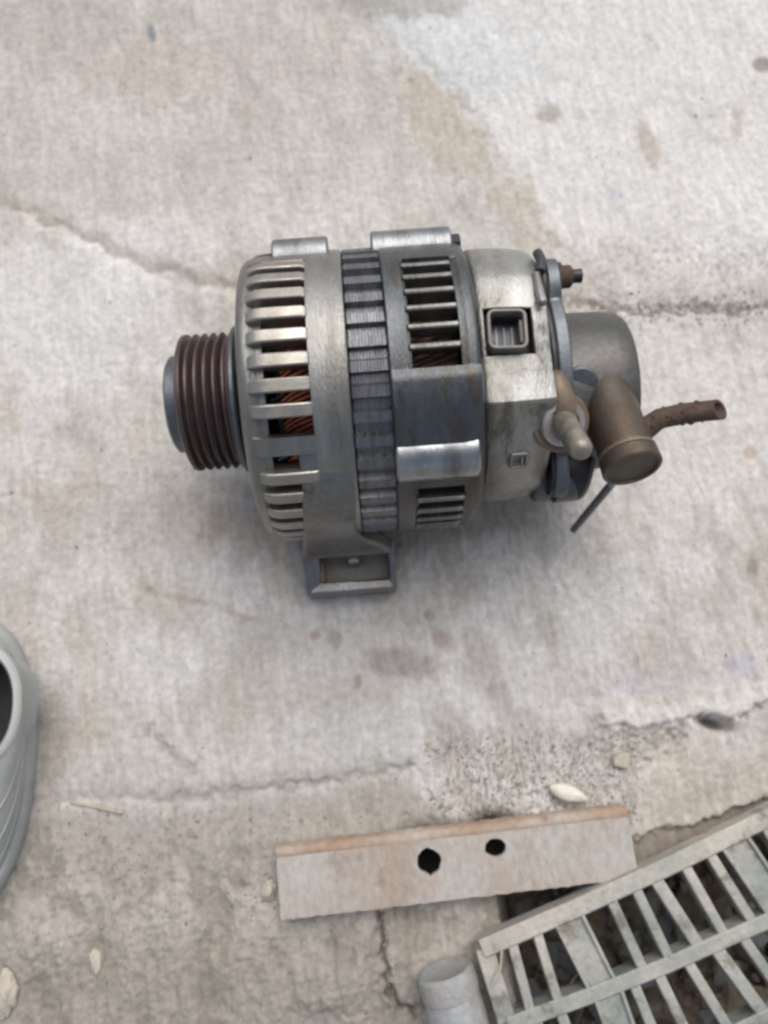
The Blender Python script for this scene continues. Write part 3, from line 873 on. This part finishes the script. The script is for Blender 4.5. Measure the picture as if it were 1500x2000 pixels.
MB().box(-.0372, -.0036, -.0800, -.0668, .0010, .0125).build('pale_fill', M['mortar'], ft, 0)  # added pale block that brightens the shaded pocket of the foot

# ------------------------------------------------------------------ rusty steel strip with two holes
def strip():
    TL, TR, BR, BL = [Vector(G(*p, .011)) for p in ((537, 1662), (1226, 1583), (1244, 1712), (550, 1800))]
    o = (TL + BL) / 2
    ux = ((TR + BR) / 2 - o); Lx = ux.length; ux.normalize()
    uy = Vector((-ux.y, ux.x, 0))
    Wd = ((TL - BL).length + (TR - BR).length) / 2
    return o, ux, uy, Lx, Wd
o_, ux, uy, Lx, Wd = strip()
root = empty('steel_strip', (o_.x, o_.y, 0), atan2(ux.y, ux.x))
tag(root, 'rusty cement-dusted angle strip with two bolt holes lying by the grate', 'metal strip')
def to_strip(px, py, z=.011):
    p = Vector(G(px, py, z)) - Vector((o_.x, o_.y, 0))
    return p.dot(ux), p.dot(uy)
h1, h2 = to_strip(838, 1682), to_strip(967, 1655)
# plate with two real holes: build strip as 2D triangulated bmesh
bm = bmesh.new()
r_ = random.Random(8)
outer = []
nseg = 60
for k in range(nseg + 1):
    outer.append((Lx * k / nseg, -Wd / 2 + r_.uniform(-.0003, .0003)))
for k in range(8):
    outer.append((Lx + r_.uniform(-.0004, .0004), -Wd / 2 + Wd * (k + 1) / 9))
for k in range(nseg + 1):
    outer.append((Lx * (1 - k / nseg), Wd / 2 - .0010 + r_.uniform(-.0003, .0003)))
for k in range(8):
    outer.append((r_.uniform(-.0004, .0004), Wd / 2 - Wd * (k + 1) / 9))
loops = [outer]
for (hx, hy), rx, ry, sg in ((h1, .0058, .0056, 1.9), (h2, .0050, .0040, 1.2)):
    lp = []
    for k in range(24):
        an = 2 * pi * k / 24
        rr = 1 + r_.uniform(-.06, .06) + (.16 if k in (6, 18) and sg > 1.5 else 0)
        lp.append((hx + rx * rr * cos(an), hy + ry * rr * sin(an)))
    loops.append(lp)
edges = []
for lp in loops:
    vv = [bm.verts.new((x, y, .0105 + .0022 * x / Lx)) for x, y in lp]
    for i in range(len(vv)):
        edges.append(bm.edges.new((vv[i], vv[(i + 1) % len(vv)])))
bmesh.ops.triangle_fill(bm, use_beauty=True, use_dissolve=False, edges=edges)
bmesh.ops.recalc_face_normals(bm, faces=bm.faces)
if sum(f.normal.z for f in bm.faces) < 0:
    bmesh.ops.reverse_faces(bm, faces=bm.faces)
me = bpy.data.meshes.new('face_plate'); bm.to_mesh(me); bm.free()
me.materials.append(M['plate'])
def rust_band(m, y0, y1, c, noise_amt):
    n = m.node_tree; b = n.nodes['Principled BSDF']
    src = b.inputs['Base Color'].links[0].from_socket
    tc = n.nodes.new('ShaderNodeTexCoord'); sx = n.nodes.new('ShaderNodeSeparateXYZ'); n.links.new(tc.outputs['Object'], sx.inputs[0])
    nz = n.nodes.new('ShaderNodeTexNoise'); nz.inputs['Scale'].default_value = 55; nz.inputs['Detail'].default_value = 6; n.links.new(tc.outputs['Object'], nz.inputs[0])
    ma = n.nodes.new('ShaderNodeMath'); ma.operation = 'MULTIPLY_ADD'; ma.inputs[1].default_value = noise_amt
    n.links.new(nz.outputs[0], ma.inputs[0]); n.links.new(sx.outputs[1], ma.inputs[2])
    mr = n.nodes.new('ShaderNodeMapRange'); mr.inputs[1].default_value = y0; mr.inputs[2].default_value = y1; mr.inputs[4].default_value = .75
    n.links.new(ma.outputs[0], mr.inputs[0])
    mx = n.nodes.new('ShaderNodeMix'); mx.data_type = 'RGBA'
    n.links.new(mr.outputs[0], mx.inputs[0]); n.links.new(src, mx.inputs[6]); mx.inputs[7].default_value = (*c, 1)
    n.links.new(mx.outputs[2], b.inputs['Base Color'])
rust_band(M['plate'], Wd / 2 - .0045 + .006, Wd / 2 + .006, (.40, .275, .19), .012)
fp = bpy.data.objects.new('face_plate', me); col.objects.link(fp); fp.parent = root
md = fp.modifiers.new('wall', 'SOLIDIFY'); md.thickness = .0032; md.offset = -1
md = fp.modifiers.new('bevel', 'BEVEL'); md.width = .0007; md.segments = 2; md.limit_method = 'ANGLE'; md.angle_limit = radians(50)
# rust-eaten upturned edge, swept with small dents
mb = MB(); vs, fs = [], []
nn = 90
for k in range(nn + 1):
    x = Lx * k / nn
    j = r_.uniform(-.0004, .0004)
    zb = .0105 + .0022 * x / Lx
    yy = Wd / 2
    for (dy, dz) in ((-.0030, -.0002), (-.0024, .0003), (-.0012, .0004), (.0002 + j, .0000), (.0014 + j, -.0012), (.0016 + j, -.0100), (-.0012, -.0100), (-.0014, -.0034)):
        vs.append((x, yy + dy, zb + dz + r_.uniform(-.00012, .00012)))
for k in range(nn):
    for q in range(8):
        q2 = (q + 1) % 8
        fs.append((k * 8 + q, k * 8 + q2, (k + 1) * 8 + q2, (k + 1) * 8 + q))
fs += [tuple(range(8)), tuple(nn * 8 + q for q in range(7, -1, -1))]
mb.add(vs, fs)
mb.build('rusty_edge', M['plate_rust'], root, 50)['label'] = 'orange rusted turned-down edge'

# ------------------------------------------------------------------ grate
ZT = .019
groot_p = G(940, 1855, ZT)
grate = empty('drain_grate', (groot_p[0], groot_p[1], 0))
tag(grate, 'dusty pale metal grate of ribs and rails lying over the dark drain pit', 'grate')
def GL(px, py, z=ZT):
    p = G(px, py, z)
    return Vector((p[0] - groot_p[0], p[1] - groot_p[1], z))
def bar(p0, p1, w0, w1, depth, name, m, zt=0, parent=grate, bev=.0008, taper=.75):
    a = GL(*p0); b = GL(*p1)
    d_ = (b - a); d_.z = 0; d_.normalize()
    s_ = Vector((-d_.y, d_.x, 0))
    vs = []
    for p, w_ in ((a, w0), (b, w1)):
        for zz, ww in ((zt, w_ / 2), (zt - depth, w_ / 2 * taper)):
            vs += [p + s_ * ww + Vector((0, 0, zz)), p - s_ * ww + Vector((0, 0, zz))]
    fs = [(0, 1, 5, 4), (2, 6, 7, 3), (0, 4, 6, 2), (1, 3, 7, 5), (0, 2, 3, 1), (4, 5, 7, 6)]
    return MB().add(vs, fs).build(name, m, parent, 30, bevel=bev, bseg=2)
k3 = 1 / 3450
def zz(p): return (900 + p[0] / 2.5, 1500 + p[1] / 2.5)
def curve_rail(pts, w_, depth, name, zt=0, taper=.8):
    pts = [GL(*p) for p in pts]
    mb = MB(); vs, fs = [], []
    for i, p in enumerate(pts):
        d_ = pts[min(i + 1, len(pts) - 1)] - pts[max(i - 1, 0)]; d_.z = 0; d_.normalize()
        s_ = Vector((-d_.y, d_.x, 0))
        for (ww, z_) in ((w_ / 2, zt - .0008), (w_ / 2 - .0008, zt), (-w_ / 2 + .0008, zt), (-w_ / 2, zt - .0008), (-w_ / 2 * taper, zt - depth), (w_ / 2 * taper, zt - depth)):
            vs.append(p + s_ * ww + Vector((0, 0, z_)))
    for i in range(len(pts) - 1):
        for q in range(6):
            q2 = (q + 1) % 6
            fs.append((i * 6 + q, i * 6 + q2, (i + 1) * 6 + q2, (i + 1) * 6 + q))
    fs += [tuple(range(6)), tuple((len(pts) - 1) * 6 + q for q in range(5, -1, -1))]
    return mb.add(vs, fs).build(name, M['grate'], grate, 25)
# rails (centre lines)
R1 = [zz(p) for p in ((105, 888), (560, 692), (1000, 492), (1500, 250), (1900, 50))]
R2 = [zz(p) for p in ((235, 1262), (620, 1122), (1000, 972), (1500, 752), (1950, 540))]
R3 = [zz(p) for p in ((390, 1664), (800, 1530), (1200, 1365), (1500, 1225), (2050, 960))]
curve_rail(R1, 70 / 2.5 * k3, .012, 'rail')
curve_rail(R2, 58 / 2.5 * k3, .012, 'rail')
curve_rail(R3, 58 / 2.5 * k3, .012, 'rail')
def interp(R, x):
    xs_ = [p[0] for p in R]; ys_ = [p[1] for p in R]
    return float(np.interp(x, xs_, ys_))
def gbar(xt, xb, w_, name='rib', depth=.011, zt=-.0010, R_a=R1, R_b=R2, ta=None):
    xt, xb = 900 + xt / 2.5, 900 + xb / 2.5
    return bar((xt, interp(R_a, xt)), (xb, interp(R_b, xb)), w_ / 2.5 * k3, w_ / 2.5 * k3, depth, name, M['grate'], zt)
RB = [(245, 350, 34), (365, 487, 34), (725, 905, 36), (845, 1035, 36), (940, 1180, 44), (1085, 1305, 36), (1205, 1445, 36), (1480, 1720, 40), (1590, 1830, 36), (1700, 1950, 36)]
for a_, b_, w_ in RB:
    gbar(a_, b_, w_ * 1.2)
bar(zz((118, 890)), zz((232, 1255)), 74 / 2.5 * k3, 78 / 2.5 * k3, .012, 'side_rail', M['grate'], -.0016)
bar(zz((232, 1255)), zz((390, 1660)), 78 / 2.5 * k3, 80 / 2.5 * k3, .012, 'side_rail', M['grate'], -.0016)
# wide spokes: sunk flat web between two raised edges
def spoke(t, b, w_, Ra, Rb):
    (xt, xb) = (900 + t / 2.5, 900 + b / 2.5)
    yt, yb = interp(Ra, xt), interp(Rb, xb)
    ws = w_ / 2.5
    wb = bar((xt, yt), (xb, yb), ws * k3, ws * k3, .008, 'wide_spoke', M['grate'], -.0022)
    for sg in (-1, 1):
        o2 = bar((xt + sg * ws * .5, interp(Ra, xt + sg * ws * .5)), (xb + sg * ws * .5, interp(Rb, xb + sg * ws * .5)), 16 / 2.5 * k3, 16 / 2.5 * k3, .010, 'spoke_edge', M['grate'], -.0004, parent=grate, bev=.0005)
spoke(515, 705, 125, R1, R2)
spoke(1325, 1580, 120, R1, R2)
# lower row
for a_, b_, w_ in ((360, 520, 36), (480, 640, 36), (840, 1010, 36), (960, 1150, 36), (1100, 1330, 36), (1240, 1500, 46), (1370, 1620, 36), (1500, 1760, 36)):
    gbar(a_, b_, w_ * 1.2, R_a=R2, R_b=R3)
spoke(715, 860, 125, R2, R3)

# debris in the pit
dr = random.Random(12)
def lump(name, p, s, m, amp=.4, seed=0, sub=2, nz_amp=.10, nz_f=2.2):
    bm = bmesh.new()
    bmesh.ops.create_icosphere(bm, subdivisions=sub, radius=1)
    rr = random.Random(seed)
    ph = [rr.uniform(0, 6) for _ in range(6)]
    for v in bm.verts:
        c = v.co
        f = 1 + .16 * sin(3 * c.x + ph[0]) * cos(2.5 * c.y + ph[1]) + .12 * sin(5 * c.z + ph[2]) + .07 * sin(9 * c.x + ph[3] + 7 * c.y)
        f = 1 + (f - 1) * amp + nz_amp * (mnoise.fractal(c * nz_f + Vector((seed, 0, 0)), .6, 2, 5))
        v.co = Vector((c.x * f * s[0], c.y * f * s[1], c.z * f * s[2]))
    me = bpy.data.meshes.new(name); bm.to_mesh(me); bm.free()
    me.materials.append(m)
    me.polygons.foreach_set('use_smooth', [True] * len(me.polygons))
    o = bpy.data.objects.new(name, me); col.objects.link(o)
    o.location = p; o.rotation_euler = (0, 0, rr.uniform(0, 3))
    return o
mb_b, mb_g = MB(), MB()
def chunk(mb, c, sx, sy, sz, rr):
    an = rr.uniform(0, pi); vs_ = []
    for x, y, z in ((1, 0, 0), (.5, .85, .2), (-.5, .9, 0), (-1, 0, .1), (-.55, -.8, 0), (.5, -.9, .1), (.5, .1, 1), (-.4, .3, .9), (-.2, -.5, 1), (0, 0, -1)):
        x, y, z = x * sx * rr.uniform(.6, 1.2), y * sy * rr.uniform(.6, 1.2), z * sz * rr.uniform(.6, 1.2)
        vs_.append(c + Vector((x * cos(an) - y * sin(an), x * sin(an) + y * cos(an), z)))
    mb.add(vs_, [(6, 7, 8), (0, 1, 6), (1, 7, 6), (1, 2, 7), (2, 3, 7), (3, 8, 7), (3, 4, 8), (4, 5, 8), (5, 6, 8), (5, 0, 6), (1, 0, 9), (2, 1, 9), (3, 2, 9), (4, 3, 9), (5, 4, 9), (0, 5, 9)])
for k in range(520):
    px, py = dr.uniform(985, 1640), dr.uniform(1650, 2100)
    p = Vector(G(px, py, -.047 + dr.uniform(-.004, .010)))
    if not (p.x > .062): continue
    s_ = dr.choice((.0015, .002, .003, .003, .006, .010))
    chunk(mb_b if dr.random() < .72 else mb_g, p, s_ * dr.uniform(.8, 1.8), s_, s_ * dr.uniform(.3, .7), dr)
for k in range(46):
    px, py = dr.uniform(985, 1640), dr.uniform(1650, 2100)
    p = Vector(G(px, py, -.044 + dr.uniform(-.004, .010)))
    if not (p.x > .062): continue
    L_ = dr.uniform(.006, .020); an = dr.uniform(0, pi)
    q = Vector((cos(an) * L_, sin(an) * L_, dr.uniform(-.006, .006)))
    (mb_b if dr.random() < .6 else mb_g).tube([p - q, p + Vector((0, 0, .001)), p + q], [dr.uniform(.0005, .0018)] * 3, 6)
litter = mb_b.build('pit_litter', M['debris'], None, 0)
tag(litter, 'brown twigs and dirt lying on the floor of the drain pit', kind='stuff')
g2 = mb_g.build('pit_rubble', M['debris_grey'], None, 40)
tag(g2, 'grey rubble scraps lying on the floor of the drain pit', kind='stuff')
p = G(1225, 1830, -.03)
t_ = MB()
t_.tube([Vector(p) + Vector((.028 * cos(radians(a)), .022 * sin(radians(a)), 0)) for a in range(-160, 60, 20)], .0030, 8)
o = t_.build('old_hose', M['debris_grey'], None, 60)
tag(o, 'curved grey piece of hose in the pit under the grate', 'hose')

# ------------------------------------------------------------------ pipe stub at the bottom edge
a0 = Vector(G(876, 1922, .012)); a1 = Vector(G(935, 2140, .010))
pr_ = empty('pipe_end', (a0.x, a0.y, 0))
tag(pr_, 'pale zinc pipe end with a collar set in mortar left of the grate', 'pipe')
d_ = (a1 - a0); Lp = d_.length
base = Vector((0, 0, a0.z))
MB().lathe([(.004, .010), (.004, .0128), (.010, .0134), (Lp, .0145)], base, d_, 40).build('pipe_body', M['pipe'], pr_, 40)
MB().lathe([(-.0060, .0095), (-.0066, .0105), (-.0066, .0118), (-.0052, .0134), (0, .0138), (.0040, .0134), (.0052, .0120)], base, d_, 40).build('collar', M['pipe'], pr_, 40)['label'] = 'bluish grey rounded collar'

# ------------------------------------------------------------------ small things on the slab
def seed_obj():
    p = G(1110, 1549, .004)
    bm = bmesh.new()
    bmesh.ops.create_uvsphere(bm, u_segments=36, v_segments=18, radius=1)
    bmesh.ops.rotate(bm, verts=bm.verts, cent=(0, 0, 0), matrix=Matrix.Rotation(pi / 2, 3, 'Y'))
    for v in bm.verts:
        x, y, z = v.co
        wd = (1 - .25 * x) if x > 0 else 1
        an = atan2(z, y)
        rg = 1 + .035 * cos(an * 14)
        v.co = Vector((x * .0098, y * wd * .0042 * rg * (1 - .12 * x * x), z * .0034 * rg))
    me = bpy.data.meshes.new('sunflower_seed'); bm.to_mesh(me); bm.free()
    me.materials.append(M['seed']); me.polygons.foreach_set('use_smooth', [True] * len(me.polygons))
    o = bpy.data.objects.new('sunflower_seed', me); col.objects.link(o)
    o.location = (p[0], p[1], gz(p[0], p[1]) + .0034); o.rotation_euler = (0, .08, radians(-17))
    return o
tag(seed_obj(), 'white striped sunflower seed just above the rusty strip', 'seed')
p = G(1216, 1486, .003)
mb = MB()
pts = [(-.0044, -.0030), (.0030, -.0046), (.0048, .0008), (.0036, .0042), (-.0024, .0036), (-.0048, .0008)]
mb.prism(pts, lambda x, y: (x, y, 0), lambda x, y: (x * .85, y * .85, .0042 + .15 * x))
o = mb.build('stone_chip', M['chip'], None, 0, bevel=.0006)
o.location = (p[0], p[1], gz(p[0], p[1]) - .0005)
tag(o, 'small cream angular stone chip below the ledge at right', 'stone')
def straw(name, pxs, zs, label, cat='straw', r=.0008, m='straw'):
    P_ = [Vector(G(*q, z)) for q, z in zip(pxs, zs)]
    b0 = P_[0].copy()
    o = MB().tube([q - b0 for q in P_], r, 7).build(name, M[m], None, 60)
    o.location = b0
    tag(o, label, cat)
    return o
def gzp(px, py):
    q = G(px, py); return gz(q[0], q[1]) + .0007
straw('dry_straw', [(138, 1568), (190, 1577), (240, 1588)], [gzp(138, 1568), gzp(190, 1577), gzp(240, 1588)], 'pale dry straw lying below the cracked slab edge at left', r=.0007)
straw('dry_straw', [(980, 1856), (978, 1890), (962, 1922)], [.022, .021, .020], 'bent pale straw lying across the corner of the grate', r=.0006)
straw('dry_straw', [(996, 1885), (1001, 1930), (999, 1968)], [.004, .000, -.006], 'straight straw standing in the first slot of the grate', r=.0006)
straw('dry_straw', [(1110, 1930), (1125, 1905), (1150, 1888)], [-.01, -.006, -.004], 'thin curved straw in the third slot of the grate', r=.0005)
for i, (px, py, s, lab) in enumerate(((4, 1945, (.005, .009, .005), 'white rounded pebble at the bottom left corner below the shoe'),
                                      (524, 1742, (.0035, .0045, .003), 'small beige pebble touching the left end of the rusty strip'),
                                      (182, 1882, (.0028, .0055, .0022), 'little pale pebble on the rubble right of the white pebble'))):
    p = G(px, py, .003)
    o = lump('pebble', (p[0], p[1], gz(p[0], p[1]) + s[2] * .3), s, M['chip'], amp=1.0, seed=i + 3, sub=5)
    tag(o, lab, 'pebble')
# loose sand grains, far too many to count
mb = MB()
for k in range(2600):
    q_ = dr.random()
    if q_ < .45:
        px, py = dr.uniform(60, 830), dr.uniform(1575, 2030)
    elif q_ < .62:
        px, py = dr.uniform(1150, 1500), dr.gauss(602, 16)
    elif q_ < .85:
        px, py = dr.uniform(830, 1260), dr.uniform(1440, 1610)
    else:
        px, py = dr.uniform(0, 1500), dr.uniform(0, 1560)
    p = G(px, py); zz_ = gz(p[0], p[1])
    if zz_ < -.02: continue
    r0 = dr.uniform(.00025, .0007) * (1.7 if dr.random() < .06 else 1)
    c_ = Vector((p[0], p[1], zz_ + r0 * .2))
    vs = [c_ + Vector((dr.uniform(.7, 1.3) * x, dr.uniform(.7, 1.3) * y, dr.uniform(.6, 1) * z)) * r0 for x, y, z in ((1, 0, 0), (0, 1, 0), (-1, 0, 0), (0, -1, 0), (0, 0, 1), (0, 0, -1))]
    mb.add(vs, [(0, 1, 4), (1, 2, 4), (2, 3, 4), (3, 0, 4), (1, 0, 5), (2, 1, 5), (3, 2, 5), (0, 3, 5)])
tag(mb.build('sand_grit', M['mortar'], None, 0, recalc=False), 'loose sand grains scattered over the crumbled edge of the slab', kind='stuff')

# ------------------------------------------------------------------ shoe at the left edge
sh_c = G(-62, 1488, 0)
shoe = empty('shoe', (sh_c[0], sh_c[1], 0), radians(2))
tag(shoe, 'scuffed pale grey shoe with a dark opening at the left edge', 'shoe')
def shoe_ring(t):
    """t 0..1 from the ground to the collar: centre, half axes and height"""
    return t
nA = 72
def ring_pts(cx, cy, ax_, ay_, z, pw=2.2, wob=0.0, ph=0):
    out = []
    for k in range(nA):
        an = 2 * pi * k / nA
        c, s = cos(an), sin(an)
        cc = abs(c)**(2 / pw) * (1 if c > 0 else -1); ss = abs(s)**(2 / pw) * (1 if s > 0 else -1)
        w_ = 1 + wob * sin(3 * an + ph)
        zz_ = z
        # heel low, instep high
        out.append((cx + cc * ax_ * w_, cy + ss * ay_ * w_, zz_))
    return out
def loft(name, rings, m, parent, cap_top=False, cap_bot=True, solid=0):
    mb = MB(); vs = [p for r in rings for p in r]
    fs = [(i * nA + k, i * nA + (k + 1) % nA, (i + 1) * nA + (k + 1) % nA, (i + 1) * nA + k) for i in range(len(rings) - 1) for k in range(nA)]
    if cap_bot: fs.append(tuple(range(nA - 1, -1, -1)))
    if cap_top: fs.append(tuple((len(rings) - 1) * nA + k for k in range(nA)))
    return mb.add(vs, fs).build(name, m, parent, 60)
oc = G(-50, 1385, .048)
ox, oy = oc[0] - sh_c[0], oc[1] - sh_c[1]
loft('sole', [ring_pts(0, 0, .0340, .0700, .000), ring_pts(0, 0, .0357, .0720, .003), ring_pts(0, 0, .0360, .0725, .010), ring_pts(0, 0, .0350, .0715, .013)], M['shoe'], shoe, cap_top=True)
ups = []
for t in np.linspace(0, 1, 16):
    z = .012 + .036 * t**.85
    shrink = 1 - .55 * t**2.2
    fold = .0003 * sin(t * 9)
    ax_ = .0345 * (1 - .36 * t**1.3) + fold
    ay_ = .0705 * (1 - .60 * t**1.1) + fold
    ups.append(ring_pts(ox * t**1.1, oy * t**1.1, ax_, ay_, z, 2.1, 0, 0))
up_o = loft('upper', ups, M['shoe'], shoe, cap_bot=False)
cl = ups[-1]
loft('collar', [ring_pts(ox, oy, .0200, .0262, .0460), ring_pts(ox, oy, .0222, .0282, .0480), ring_pts(ox, oy, .0216, .0276, .0500), ring_pts(ox, oy, .0196, .0252, .0506), ring_pts(ox, oy, .0180, .0236, .0485), ring_pts(ox, oy, .0172, .0228, .0200)], M['shoe'], shoe, cap_bot=False)
loft('lining', [ring_pts(ox, oy, .0178, .0234, .0470), ring_pts(ox, oy, .0166, .0222, .0200)], M['shoe_dark'], shoe, cap_bot=False, cap_top=True)

# stitched seams and a welt that wrap the upper
for t, rr in ((.14, .0006), (.34, .0007), (.62, .0006)):
    i_ = int(t * 15)
    MB().tube([Vector(p) for p in ups[i_]] + [Vector(ups[i_][0])], rr, 6, cap=False).build('seam', M['shoe'], up_o, 60)
